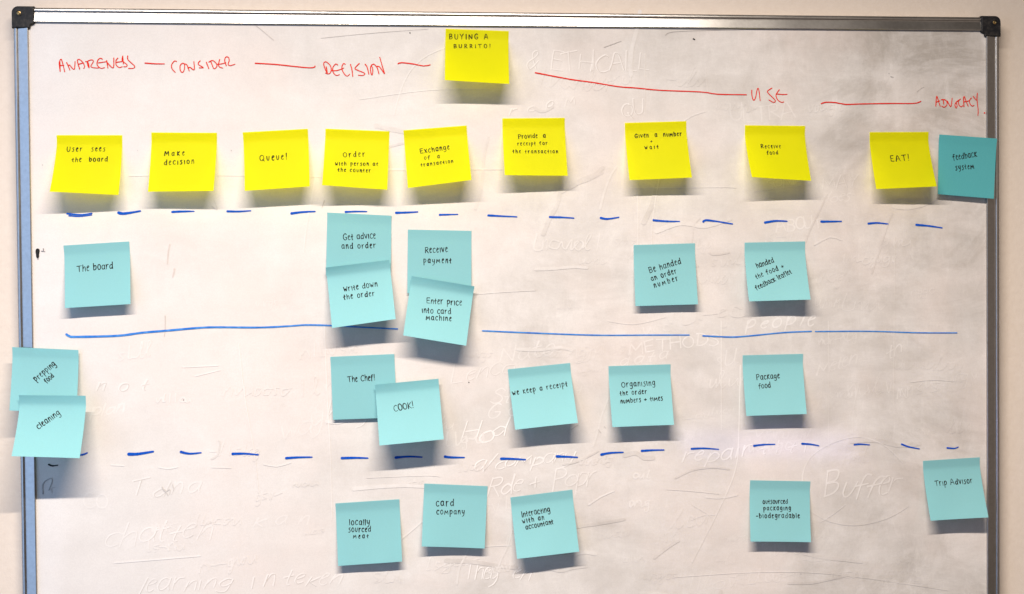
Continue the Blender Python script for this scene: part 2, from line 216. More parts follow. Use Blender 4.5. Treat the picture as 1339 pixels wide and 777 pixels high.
SCRAWLS=[
 (-229.1,-47.1,6,17.6,0.25),
 (-100.8,-74.6,5,16.3,0.45),
 (144.5,153.1,7,13.8,0.4),
 (-451.4,-170.4,3,17.6,0.3),
 (-215.6,84.4,5,17.3,0.3),
 (533.2,-20.8,3,21.5,0.2),
 (371.1,-24.3,6,13.6,0.45),
 (157.4,121.9,5,19.1,0.45),
 (149.9,-202.5,3,19.3,0.2),
 (51.3,-142.1,4,13.7,0.25),
 (196.8,161.2,5,12.2,0.4),
 (284.0,-71.7,7,13.9,0.3),
 (-170.2,178.7,4,11.0,0.25),
 (399.7,-26.2,4,19.4,0.2),
 (240.6,-200.7,7,12.2,0.3),
 (231.9,-229.1,3,19.7,0.3),
 (-83.4,-161.1,7,19.5,0.3),
 (-37.2,-224.7,5,15.0,0.4),
 (397.6,142.7,4,10.1,0.45),
 (-324.7,96.7,4,10.4,0.4),
 (503.4,-14.7,7,21.6,0.45),
 (144.8,57.6,3,20.3,0.3),
 (236.2,18.4,3,20.8,0.45),
 (161.1,-78.6,6,16.9,0.2),
 (286.6,-212.3,7,13.6,0.2),
 (344.5,-229.6,7,11.4,0.25),
 (442.0,-267.4,6,19.7,0.2),
 (336.5,117.2,7,20.7,0.2),
 (442.9,-254.4,4,19.9,0.2),
 (475.9,-72.9,6,10.6,0.3),
 (359.2,89.1,7,15.1,0.4),
 (429.3,-77.8,3,19.3,0.2),
 (109.9,165.1,3,20.3,0.2),
 (445.7,-261.3,4,13.8,0.3),
 (1.1,-162.6,5,14.3,0.25),
 (197.7,120.4,4,16.7,0.4),
 (125.4,-154.4,3,14.5,0.45),
 (460.9,164.2,3,17.5,0.4),
 (297.8,163.6,5,15.0,0.4),
 (365.8,41.1,7,13.2,0.45),
 (453.0,-256.3,6,11.6,0.2),
 (249.4,-257.4,7,19.5,0.3),
 (123.8,149.7,7,19.5,0.2),
 (302.5,170.6,3,19.7,0.2),
 (65.6,11.4,6,10.5,0.2),
 (305.1,113.5,6,12.1,0.2),
 (-26.0,-198.5,3,20.1,0.4),
 (137.0,-244.9,7,13.6,0.2),
 (462.4,10.7,7,16.3,0.25),
 (208.5,-48.4,7,10.7,0.3),
 (329.7,-75.9,3,12.9,0.25),
 (275.9,-89.9,6,13.0,0.45),
 (9.3,30.9,6,21.6,0.4),
 (67.8,34.7,6,20.1,0.25),
 (227.9,-8.7,7,18.1,0.45),
 (300.7,-36.9,6,20.8,0.25),
 (378.3,-24.5,6,21.0,0.45),
 (443.1,49.7,4,11.6,0.25),
 (466.5,-26.3,4,20.2,0.45),
 (414.0,140.4,6,17.1,0.45),
 (485.4,102.0,4,13.7,0.3),
 (230.0,140.5,4,16.8,0.25),
 (65.3,145.3,4,15.0,0.4),
 (6.8,163.6,7,20.0,0.45),
 (345.5,-203.4,3,20.3,0.4),
 (419.2,-203.8,3,15.6,0.25),
 (178.4,-184.1,3,21.5,0.3),
 (117.9,-222.8,5,11.6,0.45),
 (88.9,-194.3,5,12.0,0.2),
 (253.6,-249.4,3,11.4,0.3),
 (380.7,-251.2,5,15.4,0.3),
 (463.1,-235.1,6,14.6,0.2),
 (-127.0,-226.3,6,14.7,0.45),
 (-189.7,-238.1,3,18.0,0.2),
 (-269.2,-179.6,5,11.2,0.3),
 (-400.2,-164.6,6,13.5,0.3),
 (-455.4,-194.4,5,18.1,0.45),
 (-394.7,-219.5,7,14.2,0.3),
 (-327.8,-137.2,4,17.8,0.25),
 (-442.8,-16.0,6,11.5,0.45),
 (-362.9,-9.2,7,15.0,0.3),
 (-272.5,-12.6,5,19.4,0.2),
 (-272.7,32.8,7,16.5,0.4),
 (-84.6,33.5,6,10.6,0.25),
 (-128.4,-52.9,4,18.3,0.45),
 (64.0,-101.1,6,15.4,0.2),
 (130.3,-119.7,3,11.8,0.45),
 (183.2,-53.1,3,12.2,0.25),
 (15.3,361.0,6,19.8,0.17),
 (72.0,359.8,6,19.6,0.32),
 (174.9,363.3,4,20.4,0.21),
 (236.9,334.1,6,20.7,0.28),
 (353.5,330.7,5,17.6,0.32),
 (-282.2,-120.6,6,10.4,0.25),
 (-485.6,34.0,4,15.9,0.45),
 (-382.1,-80.1,7,12.5,0.45),
 (531.5,-72.6,3,16.8,0.25),
 (175.1,68.9,7,21.1,0.2),
 (37.3,88.3,3,16.0,0.2),
 (-84.6,-106.9,5,18.3,0.25),
 (395.9,-106.6,3,18.6,0.3),
 (305.8,-219.0,3,20.3,0.4),
 (-153.9,-122.4,5,11.3,0.2),
 (-48.9,-232.5,4,14.7,0.4),
]

ZB = 1.45                                  # height of the board's centre above the floor, metres
MM = 0.001
def W3(x, y, z):                           # board millimetres -> world metres (y is toward the wall)
    return Vector((x*MM, y*MM, ZB + z*MM))

# ------------------------------------------------------------------ camera
yaw, pitch, roll = CAM[3:6]
f = Vector((math.sin(yaw)*math.cos(pitch), math.cos(yaw)*math.cos(pitch), math.sin(pitch)))
r = Vector((math.cos(yaw), -math.sin(yaw), 0)); u = r.cross(f)
r2 = math.cos(roll)*r + math.sin(roll)*u; u2 = -math.sin(roll)*r + math.cos(roll)*u
cd = bpy.data.cameras.new('camera'); cam = bpy.data.objects.new('camera', cd); COL.objects.link(cam)
M = Matrix((r2, u2, -f)).transposed().to_4x4(); M.translation = W3(*CAM[:3]); cam.matrix_world = M
cd.sensor_width = 36; cd.lens = FPX/1339*36; cd.clip_start = 0.05; cd.clip_end = 50
SC.camera = cam
SC.view_settings.view_transform = 'Standard'; SC.view_settings.look = 'None'
SC.view_settings.exposure = 0.0; SC.view_settings.gamma = 1
# ------------------------------------------------------------------ world and lamps
wd = bpy.data.worlds.new('World'); SC.world = wd; wd.use_nodes = True
bg = wd.node_tree.nodes['Background']; bg.inputs[0].default_value = (1.0, 0.84, 0.74, 1); bg.inputs[1].default_value = 0.045
def area(name, loc, target, sx, sy, power, color, spread=180):
    l = bpy.data.lights.new(name, 'AREA'); l.shape = 'RECTANGLE'; l.size = sx; l.size_y = sy
    l.energy = power; l.color = color; l.spread = math.radians(spread)
    o = bpy.data.objects.new(name, l); COL.objects.link(o); o.location = loc
    o.rotation_euler = (Vector(target)-Vector(loc)).to_track_quat('-Z', 'Y').to_euler(); return o
# long ceiling fluorescent tube in front of and above the board
area('ceiling_tube_light', W3(-250, -1060, 1080), W3(-240, -1465, -120), 1.25, 0.045, 105, (1.0, 0.905, 0.81))
# daylight from a window to the left of the board
area('window_light', W3(-1480, -900, -60), W3(-640, 0, -120), 1.5, 2.2, 7.0, (0.38, 0.58, 0.95), 110)
# a lit screen standing low on the right, mirrored faintly in the glossy enamel
area('screen_light', W3(656, -1186, -252), W3(300, 0, -82), .38, .055, .05, (.50, .50, 1.0), 60)
# weak warm bounce from the room behind the photographer
area('room_bounce_light', W3(1500, -2400, 100), W3(500, 0, 0), 2.6, 2.2, 5.5, (1.0, 0.80, 0.66))

# ------------------------------------------------------------------ materials
def mat(name):
    m = bpy.data.materials.new(name); m.use_nodes = True; nt = m.node_tree; nt.nodes.clear()
    out = nt.nodes.new('ShaderNodeOutputMaterial'); return m, nt, out
def nn(nt, kind, **kw):
    n = nt.nodes.new(kind)
    for k, v in kw.items():
        if k in n.inputs: n.inputs[k].default_value = v
        else: setattr(n, k, v)
    return n
def noise(nt, vec, scale, detail=4, rough=.55, dist=0.0):
    n = nn(nt, 'ShaderNodeTexNoise'); n.inputs['Scale'].default_value = scale; n.inputs['Detail'].default_value = detail
    n.inputs['Roughness'].default_value = rough; n.inputs['Distortion'].default_value = dist; nt.links.new(vec, n.inputs['Vector']); return n.outputs[0]
def mapping(nt, src, sc=(1,1,1), rot=(0,0,0), loc=(0,0,0)):
    m = nn(nt, 'ShaderNodeMapping'); m.inputs['Scale'].default_value = sc; m.inputs['Rotation'].default_value = rot; m.inputs['Location'].default_value = loc
    nt.links.new(src, m.inputs['Vector']); return m.outputs[0]
def ramp(nt, src, stops):
    n = nn(nt, 'ShaderNodeValToRGB'); cr = n.color_ramp
    while len(cr.elements) < len(stops): cr.elements.new(0.5)
    for e, (p, c) in zip(cr.elements, stops):
        e.position = p; e.color = (c, c, c, 1) if not hasattr(c, '__len__') else (*c, 1)
    nt.links.new(src, n.inputs[0]); return n.outputs[0]
def mth(nt, op, a, b=None, c=None):
    n = nn(nt, 'ShaderNodeMath', operation=op)
    for i, v in enumerate((a, b, c)):
        if v is None: continue
        if isinstance(v, (int, float)): n.inputs[i].default_value = v
        else: nt.links.new(v, n.inputs[i])
    return n.outputs[0]
def mixc(nt, fac, a, b, mode='MIX'):
    n = nn(nt, 'ShaderNodeMix', data_type='RGBA', blend_type=mode)
    for i, v in ((0, fac), (6, a), (7, b)):
        if isinstance(v, (int, float)): n.inputs[i].default_value = v
        elif isinstance(v, tuple): n.inputs[i].default_value = (*v, 1)
        else: nt.links.new(v, n.inputs[i])
    return n.outputs[2]
def principled(nt, out, color, rough=.5, metal=0., spec=.5, bump=None, bdist=.0005, bstr=.3):
    p = nn(nt, 'ShaderNodeBsdfPrincipled')
    for k, v in (('Base Color', color), ('Roughness', rough), ('Metallic', metal), ('Specular IOR Level', spec)):
        if isinstance(v, tuple): p.inputs[k].default_value = (*v, 1)
        elif isinstance(v, (int, float)): p.inputs[k].default_value = v
        else: nt.links.new(v, p.inputs[k])
    if bump is not None:
        b = nn(nt, 'ShaderNodeBump'); b.inputs['Strength'].default_value = bstr; b.inputs['Distance'].default_value = bdist
        nt.links.new(bump, b.inputs['Height']); nt.links.new(b.outputs[0], p.inputs['Normal'])
    nt.links.new(p.outputs[0], out.inputs[0]); return p
def coords(nt, which='Object'): return nn(nt, 'ShaderNodeTexCoord').outputs[which]

def make_board_mat(name='whiteboard_enamel', over=None, alpha=0., patchy=0.):
    m, nt, out = mat(name); co = coords(nt)
    sep = nn(nt, 'ShaderNodeSeparateXYZ'); nt.links.new(co, sep.inputs[0])
    # eraser wipe marks: stretched noises in several directions
    w1 = noise(nt, mapping(nt, co, (2.2, 1, 7), (0, .25, 0)), 3.2, 7, .62, .6)
    w2 = noise(nt, mapping(nt, co, (4.5, 1, 2.4), (0, -.35, 0)), 3.0, 7, .62, .4)
    w3 = noise(nt, mapping(nt, co, (3, 1, 3)), 5.5, 8, .68, 1.4)
    fine = noise(nt, mapping(nt, co, (14, 1, 60), (0, .1, 0)), 7, 4, .6)
    finev = noise(nt, mapping(nt, co, (50, 1, 18)), 7, 4, .6)
    big = noise(nt, mapping(nt, co, (1.5, 1, 1.5), (0, 0, 0), (3.1, 0, 1.7)), 1.5, 3, .5)
    # grime gathers on the much used middle and right of the board
    use = mth(nt, 'ADD', mth(nt, 'MULTIPLY', sep.outputs[0], .55), .46)
    use = mth(nt, 'ADD', use, mth(nt, 'MULTIPLY', mth(nt, 'SUBTRACT', big, .5), 1.0))
    use = mth(nt, 'MINIMUM', mth(nt, 'MAXIMUM', use, .26), .95)
    g = mth(nt, 'ADD', ramp(nt, w1, [(.36, 0), (.74, 1)]), ramp(nt, w2, [(.38, 0), (.76, 1)]))
    g = mth(nt, 'ADD', g, mth(nt, 'MULTIPLY', ramp(nt, w3, [(.36, 0), (.72, 1)]), .9))
    g = mth(nt, 'MULTIPLY', g, .44)
    # cloudy smudges where hands and erasers have dragged ink about
    cl = noise(nt, mapping(nt, co, (1.2, 1, 1.7), (0, .3, 0), (2, 0, 5)), 5.0, 9, .74, 1.0)
    g = mth(nt, 'ADD', g, mth(nt, 'MULTIPLY', ramp(nt, cl, [(.45, 0), (.63, .6)]), use))
    sp2 = noise(nt, mapping(nt, co, (5, 1, 1.6), (0, .5, 0)), 9, 6, .7, .5)
    g = mth(nt, 'SUBTRACT', g, mth(nt, 'MULTIPLY', ramp(nt, sp2, [(.55, 0), (.7, .3)]), use))
    g = mth(nt, 'MAXIMUM', g, 0.0)
    g = mth(nt, 'ADD', g, .12)
    g = mth(nt, 'MULTIPLY', g, use)
    g = mth(nt, 'ADD', g, mth(nt, 'MULTIPLY', mth(nt, 'MULTIPLY', mth(nt, 'SUBTRACT', mth(nt, 'ADD', fine, finev), 1.0), .26), use))
    g = mth(nt, 'MINIMUM', mth(nt, 'MAXIMUM', g, 0.0), 1.0)
    tint = mixc(nt, ramp(nt, w3, [(.35, 0), (.65, 1)]), (.36, .325, .29), (.46, .415, .37))
    col = mixc(nt, g, (.79, .745, .71), tint)
    pink = ramp(nt, noise(nt, mapping(nt, co, (2, 1, 2), (0, 0, 0), (7, 0, 2)), 2.6, 4, .6), [(.45, 0), (.7, .5)])
    col = mixc(nt, pink, col, (.78, .66, .60), 'MIX')
    speck = nn(nt, 'ShaderNodeTexWhiteNoise'); speck.noise_dimensions = '3D'
    sn = nn(nt, 'ShaderNodeVectorMath', operation='SNAP'); nt.links.new(co, sn.inputs[0]); sn.inputs[1].default_value = (.0011, .0011, .0011); nt.links.new(sn.outputs[0], speck.inputs[0])
    col = mixc(nt, mth(nt, 'MULTIPLY', speck.outputs[0], .09), col, (.3, .28, .27))
    if over is not None:      # a trace on the enamel: its own tint over whatever the board has there
        p1 = noise(nt, co, 55, 4, .7); p2 = noise(nt, co, 6, 3, .6)
        al = mth(nt, 'MULTIPLY', ramp(nt, p1, [(.25, 1-patchy), (.6, 1)]), ramp(nt, p2, [(.36, .3*alpha), (.58, alpha)]))
        col = mixc(nt, al, col, over)
    rg = mth(nt, 'ADD', mth(nt, 'MULTIPLY', g, .2), .26)
    p = principled(nt, out, col, .42, 0, .3, w3, .0001, .05)
    p.inputs['Coat Weight'].default_value = .55; nt.links.new(mth(nt, 'MULTIPLY', rg, .26), p.inputs['Coat Roughness'])
    return m
def make_wall_mat():
    m, nt, out = mat('painted_plaster'); co = coords(nt)
    a = noise(nt, co, 1.3, 3); b = noise(nt, co, 160, 5, .7); c = noise(nt, co, 9, 5, .6)
    col = mixc(nt, ramp(nt, a, [(.35, 0), (.65, 1)]), (.74, .645, .56), (.71, .615, .525))
    col = mixc(nt, ramp(nt, b, [(.3, 0), (.75, .22)]), col, (.50, .40, .33))
    principled(nt, out, col, .75, 0, .25, mth(nt, 'ADD', b, mth(nt, 'MULTIPLY', c, .6)), .0012, .35); return m
def make_metal_mat():
    m, nt, out = mat('anodised_aluminium'); co = coords(nt)
    n1 = noise(nt, mapping(nt, co, (1, 1, 1)), 260, 3, .6); n2 = noise(nt, co, 14, 4)
    col = mixc(nt, ramp(nt, n1, [(.3, 0), (.7, 1)]), (.46, .44, .415), (.53, .51, .485))
    rg = mth(nt, 'ADD', mth(nt, 'MULTIPLY', n2, .16), .24)
    principled(nt, out, col, rg, 1.0, .5, n1, .00006, .25); return m
def make_plastic_mat():
    m, nt, out = mat('black_plastic'); co = coords(nt)
    n1 = noise(nt, co, 190, 5, .7)
    col = mixc(nt, ramp(nt, n1, [(.45, 0), (.8, 1)]), (.010, .010, .012), (.06, .052, .045))
    principled(nt, out, col, .5, 0, .25, n1, .0004, .5); return m
def make_screw_mat():
    m, nt, out = mat('brass_screw'); n1 = noise(nt, coords(nt), 600, 3)
    principled(nt, out, mixc(nt, n1, (.50, .33, .12), (.30, .22, .12)), .35, 1.0); return m
def paper_mat(name, c1, c2, tl, cross):
    m, nt, out = mat(name); co = coords(nt)
    fib = noise(nt, co, 900, 3, .7); cl = noise(nt, co, 22, 3)
    col = mixc(nt, ramp(nt, fib, [(.3, 0), (.7, 1)]), c1, c2)
    col = mixc(nt, ramp(nt, cl, [(.4, 0), (.75, .25)]), col, c2)
    d = nn(nt, 'ShaderNodeBsdfPrincipled'); nt.links.new(col, d.inputs['Base Color']); d.inputs['Roughness'].default_value = .62; d.inputs['Specular IOR Level'].default_value = .22
    b = nn(nt, 'ShaderNodeBump'); b.inputs['Strength'].default_value = .25; b.inputs['Distance'].default_value = .0002; nt.links.new(fib, b.inputs['Height']); nt.links.new(b.outputs[0], d.inputs['Normal'])
    t = nn(nt, 'ShaderNodeBsdfTranslucent'); t.inputs[0].default_value = (*cross, 1)
    mx = nn(nt, 'ShaderNodeMixShader'); mx.inputs[0].default_value = tl
    nt.links.new(d.outputs[0], mx.inputs[1]); nt.links.new(t.outputs[0], mx.inputs[2]); nt.links.new(mx.outputs[0], out.inputs[0]); return m
def ink_mat(name, c1, c2, rough=.7, alpha=1.0, streak=0., sc=900):
    m, nt, out = mat(name); co = coords(nt)
    n1 = noise(nt, co, sc, 3, .6); col = mixc(nt, ramp(nt, n1, [(.35, 0), (.65, 1)]), c1, c2)
    p = principled(nt, out, col, max(rough, .6), 0, .06)
    if alpha < 1 or streak > 0:
        n2 = noise(nt, mapping(nt, co, (60, 1, 700)), 1.0, 3, .6)
        a = ramp(nt, n2, [(.30, max(0, alpha-streak)), (.55, alpha)])
        t = nn(nt, 'ShaderNodeBsdfTransparent'); mx = nn(nt, 'ShaderNodeMixShader'); nt.links.new(a, mx.inputs[0])
        nt.links.new(t.outputs[0], mx.inputs[1]); nt.links.new(p.outputs[0], mx.inputs[2]); nt.links.new(mx.outputs[0], out.inputs[0])
    return m
BOARD = make_board_mat(); WALL = make_wall_mat(); METAL = make_metal_mat(); PLASTIC = make_plastic_mat(); SCREW = make_screw_mat()
YEL = paper_mat('yellow_note_paper', (.91, .94, .004), (.88, .90, .004), .60, (.95, .92, .01))
CYN = paper_mat('blue_note_paper', (.285, .59, .61), (.26, .56, .58), .24, (.22, .66, .72))
CYNDIM = paper_mat('shaded_blue_note_paper', (.115, .46, .48), (.095, .42, .445), .2, (.08, .45, .48))  # blue paper made darker: weaker light and tone put into its colour
YELB = paper_mat('yellow_note_paper_back', (.91, .94, .004), (.88, .90, .004), .85, (.98, .95, .02))
CYNB = paper_mat('blue_note_paper_back', (.35, .70, .715), (.315, .67, .69), .5, (.30, .68, .74))
PEN = ink_mat('fineliner_ink', (.006, .005, .006), (.02, .014, .012))
REDINK = ink_mat('red_marker_ink', (.74, .022, .010), (.62, .03, .015), .4)
BLUEINK = ink_mat('blue_marker_ink', (.003, .060, .40), (.005, .10, .54), .35, 1.0, .18)
BLUETHIN = ink_mat('thin_blue_marker_ink', (.02, .15, .55), (.08, .27, .66), .4, sc=120)
BLACKINK = ink_mat('black_marker_ink', (.01, .01, .012), (.03, .03, .03), .4, 1.0, .1)
GREYINK = make_board_mat('dried_dark_ink', (.03, .03, .04), .95, .7)
GREYSOFT = make_board_mat('faded_grey_ink', (.20, .17, .15), .5, .8)
REDSOFT = make_board_mat('faded_brown_ink', (.45, .28, .22), .4, .8)
GH = {}
def ghost(alpha):
    k = round(alpha*.78*10)/10
    if k not in GH: GH[k] = make_board_mat('wiped_or_lit_trace', (.90, .86, .83), k, .5)
    return GH[k]
GHD = make_board_mat('grime_edge_trace', (.30, .24, .19), .35, .7)

# ------------------------------------------------------------------ helpers
def obj(name, vs, fs, m, parent=None, smooth=False):
    me = bpy.data.meshes.new(name); me.from_pydata(vs, [], fs); me.update()
    if smooth:
        for p in me.polygons: p.use_smooth = True
    me.materials.append(m); o = bpy.data.objects.new(name, me); COL.objects.link(o)
    if parent: o.parent = parent
    return o
def tag(o, **k):
    for a, b in k.items(): o[a] = b
    return o
def smooth_line(pts, closed=False, step=None, sharp=False):
    if len(pts) < 3 or sharp:
        out = []
        for a, b in zip(pts[:-1], pts[1:]):
            n = max(1, int(math.dist(a, b)/(step or 3)))
            out += [(a[0]+(b[0]-a[0])*i/n, a[1]+(b[1]-a[1])*i/n) for i in range(n)]
        return out+[tuple(pts[-1])]
    P = [pts[0]]+list(pts)+[pts[-1]]; out = []
    for i in range(1, len(P)-2):
        p0, p1, p2, p3 = P[i-1:i+3]; n = max(2, min(14, int(math.dist(p1, p2)/(step or 1.2))))
        for k in range(n):
            t = k/n; t2 = t*t; t3 = t2*t
            out.append(tuple(.5*((2*p1[j])+(-p0[j]+p2[j])*t+(2*p0[j]-5*p1[j]+4*p2[j]-p3[j])*t2+(-p0[j]+3*p1[j]-3*p2[j]+p3[j])*t3) for j in (0, 1)))
    return out+[tuple(pts[-1])]
RB = [0.]
def ribbon(vs, fs, line, w, place, k0=1., k1=1., jitter=.08, cap=True):
    """one pen stroke: a strip of width w along line, round at both ends; place(x, z) gives its point"""
    L = [line[0]]
    for p in line[1:]:
        if math.dist(p, L[-1]) > 1e-4: L.append(p)
    if len(L) < 2: L = [L[0], (L[0][0]+w*.3, L[0][1])]
    n = len(L); hw = w/2; rows = []
    def dirn(a, b):
        d = math.dist(a, b) or 1; return ((b[0]-a[0])/d, (b[1]-a[1])/d)
    wob = [1+random.uniform(-jitter, jitter) for _ in range(n)]
    for i, p in enumerate(L):
        a = L[max(0, i-1)]; b = L[min(n-1, i+1)]; t = dirn(a, b); kk = (k0+(k1-k0)*i/(n-1))*wob[i]
        rows.append((p, t, hw*kk))
    p, t, h = rows[0]; q, s, g2 = rows[-1]
    if cap:
        rows = [((p[0]-t[0]*h*.95, p[1]-t[1]*h*.95), t, h*.25), ((p[0]-t[0]*h*.6, p[1]-t[1]*h*.6), t, h*.8)]+rows+[((q[0]+s[0]*g2*.6, q[1]+s[1]*g2*.6), s, g2*.8), ((q[0]+s[0]*g2*.95, q[1]+s[1]*g2*.95), s, g2*.25)]
    b0 = len(vs); RB[0] += .0047; ro = RB[0] % .06     # strokes that cross never share a plane
    for i, (p, t, h) in enumerate(rows):
        e = ro+i*.0008
        vs.append(place(p[0]-t[1]*h, p[1]+t[0]*h, e)); vs.append(place(p[0]+t[1]*h, p[1]-t[0]*h, e))
    for i in range(len(rows)-1):
        k = b0+2*i; fs.append((k, k+1, k+3, k+2))

# ------------------------------------------------------------------ handwriting: single-stroke letters, cap height 10
GLYPH = {
 'A': (6.4, '0,0 1,4 2.2,9.3 3.2,10 4.2,8 5.4,3.6 6.2,0;!1,3.6 5.4,4'), 'B': (5, '!.4,0 .2,10;.2,9.8 3,10 4.2,8.4 3.4,6 .6,5.3;.6,5.3 3.6,5 4.8,3 3.4,.6 .3,0'),
 'C': (5.2, '5,8.8 3.6,9.9 1.2,8.2 .2,4.6 1.3,1 3.2,0 5.2,1.2'), 'D': (5.6, '!.5,.2 .5,9.8;-.2,9.6 3,9.8 5.4,6.6 5,2.6 2.6,.2 .2,0'),
 'E': (4.8, '4.6,9.8 .6,9.6 .4,9.4 .4,9.4 .4,5 .5,.3 .5,.3 4.7,.2;!.4,5.1 4,5.3'), 'G': (5.6, '4.8,8.4 3.2,9.8 1,8 .1,4.6 1.2,.8 3.4,0 5,1.6 5.2,3.8 5.2,3.8 3,4'),
 'H': (5.4, '!.3,0 .2,10;!5.2,0 5.2,10;!.2,5 5.2,5.2'), 'I': (1, '!.5,0 .4,9.8'), 'K': (5, '!.3,0 .3,9.8;!4.6,9.6 .5,4.6 4.9,0'), 'L': (4.6, '!.4,9.8 .3,.2 4.6,0'),
 'M': (7, '!0,0 .8,9.6 3.5,3 6.2,9.8 7,0'), 'N': (5.8, '!.3,0 .3,9.8 5.3,.4 5.5,10'), 'O': (5.6, '3,9.8 1,8.6 .1,5 1,1.2 3,0 5,1.6 5.6,5.4 4.6,8.8 2.6,9.8'),
 'P': (4.8, '!.5,0 .3,9.6;.2,9.6 3.2,10 4.8,8 4,5.6 .6,4.8'), 'Q': (6.4, '3,9.8 1,8.6 .1,5 1,1.2 3,.2 5,1.6 5.6,5.4 4.6,8.8 2.6,9.8;!3.6,2.6 6.4,-.8'),
 'R': (5, '!.4,0 .3,9.6;.2,9.6 3.2,10 4.4,8.2 3.6,6 .6,5.2;!1.6,5.2 4.9,0'), 'S': (4.8, '4.4,8.6 2.8,9.8 .8,8.8 .8,6.8 3.4,5 4.6,3.2 3.8,.8 1.8,0 .1,1'),
 'T': (5.8, '!-.2,9.2 6,10;!2.8,9.6 2.9,0'), 'U': (5.4, '.2,9.8 .1,4 1,.8 2.8,0 4.6,1.4 5.2,5 5.3,9.8'), 'V': (5.4, '!0,9.8 2.6,0 5.4,9.8'), 'W': (7.4, '!0,9.4 1.6,0 3.6,6.4 5.4,.2 7.4,9.8'),
 'Y': (5.4, '!0,9.8 2.7,5;!5.4,9.8 2.7,5 2.3,0'),
 'a': (4.6, '4,5.8 2.4,6.8 .7,5.6 .1,2.8 1.2,.4 2.8,.6 4,3 4.2,6.4;4.2,6.4 4.1,2 4.8,.1'), 'b': (4.6, '!.4,10.2 .4,.2;.4,3.2 1.8,6 3.6,6 4.4,3.6 3.4,.8 1.6,0 .4,.8'),
 'c': (4, '4,5.9 2.6,6.9 .8,5.6 .1,3 1,.6 2.6,0 4.1,1'), 'd': (4.8, '4,4.6 2.4,5.8 .6,4.4 .1,2.4 1.2,.2 2.8,.5 4,2.6;!4.4,10.6 4.2,5 4.5,0'),
 'e': (3.4, '.4,4.0 2.7,4.9 3.1,6.2 1.9,7.0 .6,5.6 .2,2.8 .9,.4 2.2,0 3.3,.9'), 'f': (4, '4.2,9.4 2.8,10 1.7,8.4 1.5,5 1.3,-.6;!-.2,5.2 3.8,5.8'),
 'g': (4.6, '4,5.8 2.4,6.8 .7,5.4 .2,3 1.2,1.2 2.8,1.6 4,3.6;4.2,6.4 4.2,1 3.8,-2.4 2,-3.6 .2,-2.6'), 'h': (4.4, '!.4,10.2 .3,0;.4,3.4 2,6 3.6,5.8 4.1,3.4 4.2,0'),
 'i': (.9, '!.2,6.6 .6,0'), 'j': (2, '!1.6,6.4 1.6,0;1.6,0 1.2,-3 -.4,-3'), 'k': (4.0, '!.5,7 .3,0;!3.7,6.9 .5,3.3 4.1,0'), 'l': (.9, '!.4,10.2 .5,0'),
 'm': (6.6, '!0,0 .7,6.4 3.1,1.8 5.5,6.6 6.5,0'), 'n': (4.0, '!.5,6.4 .2,0;.4,3 1.8,6.2 3.2,6.4 3.7,3.8 4.0,0'), 'o': (4.6, '2.4,6.8 .8,5.8 .1,3 1,.6 2.6,0 4.2,1.4 4.5,4 3.6,6.2 2.2,6.8'),
 'p': (4.5, '!.3,6.4 .6,-3.8;.4,4.2 1.8,6.6 3.6,6.2 4.4,4 3.2,1.4 .6,.8'), 'q': (4.6, '4,5.8 2,6.6 .2,3.4 1.6,.6 4,2;!4.2,6.4 4.2,-3.6'), 'r': (3.6, '!.3,6.4 .5,0;.5,3.4 1.6,5.9 3.6,6.4'),
 's': (3.4, '3.2,6.7 1.2,6.4 .9,4.9 2,3.9 3.0,2.6 2.6,.4 1.0,-.6 -.1,.1'), 't': (3.0, '1.6,8.2 1.3,3 1.5,.1 2.3,-.1;!-.4,4.4 3.0,5.2'), 'u': (4.0, '.2,6.5 .5,1.8 1.7,0 3.2,1.6 3.9,6.6'),
 'v': (4.2, '!0,6.4 2,0 4.2,6.6'), 'w': (6, '!0,6.6 1.5,.2 3,4.6 4.4,0 6,7'), 'x': (4.2, '!0,6.4 4.2,0;!4.1,6.6 .1,0'), 'y': (4.4, '.2,6.4 .6,3 2,1.8 3.8,3.4;4.2,6.5 4,1 2.9,-2.6 .6,-3.6'),
 '!': (1, '!.7,10.4 .5,3;!.4,.4 .6,.1'), '+': (4.4, '!0,3.8 4.4,4.2;!2.2,6.4 2.2,1.6'), '-': (3, '!0,4 3,4.2'), '&': (6, '5.6,0 2,6 1.6,8.6 3,9.8 4.2,8.4 3,6 .6,3 .4,1 2.2,0 4.2,1.6 5.6,4.4'), '/': (3.4, '!0,-1.6 3.4,10.4'), '.': (1, '!.3,.2 .6,.2'),
}
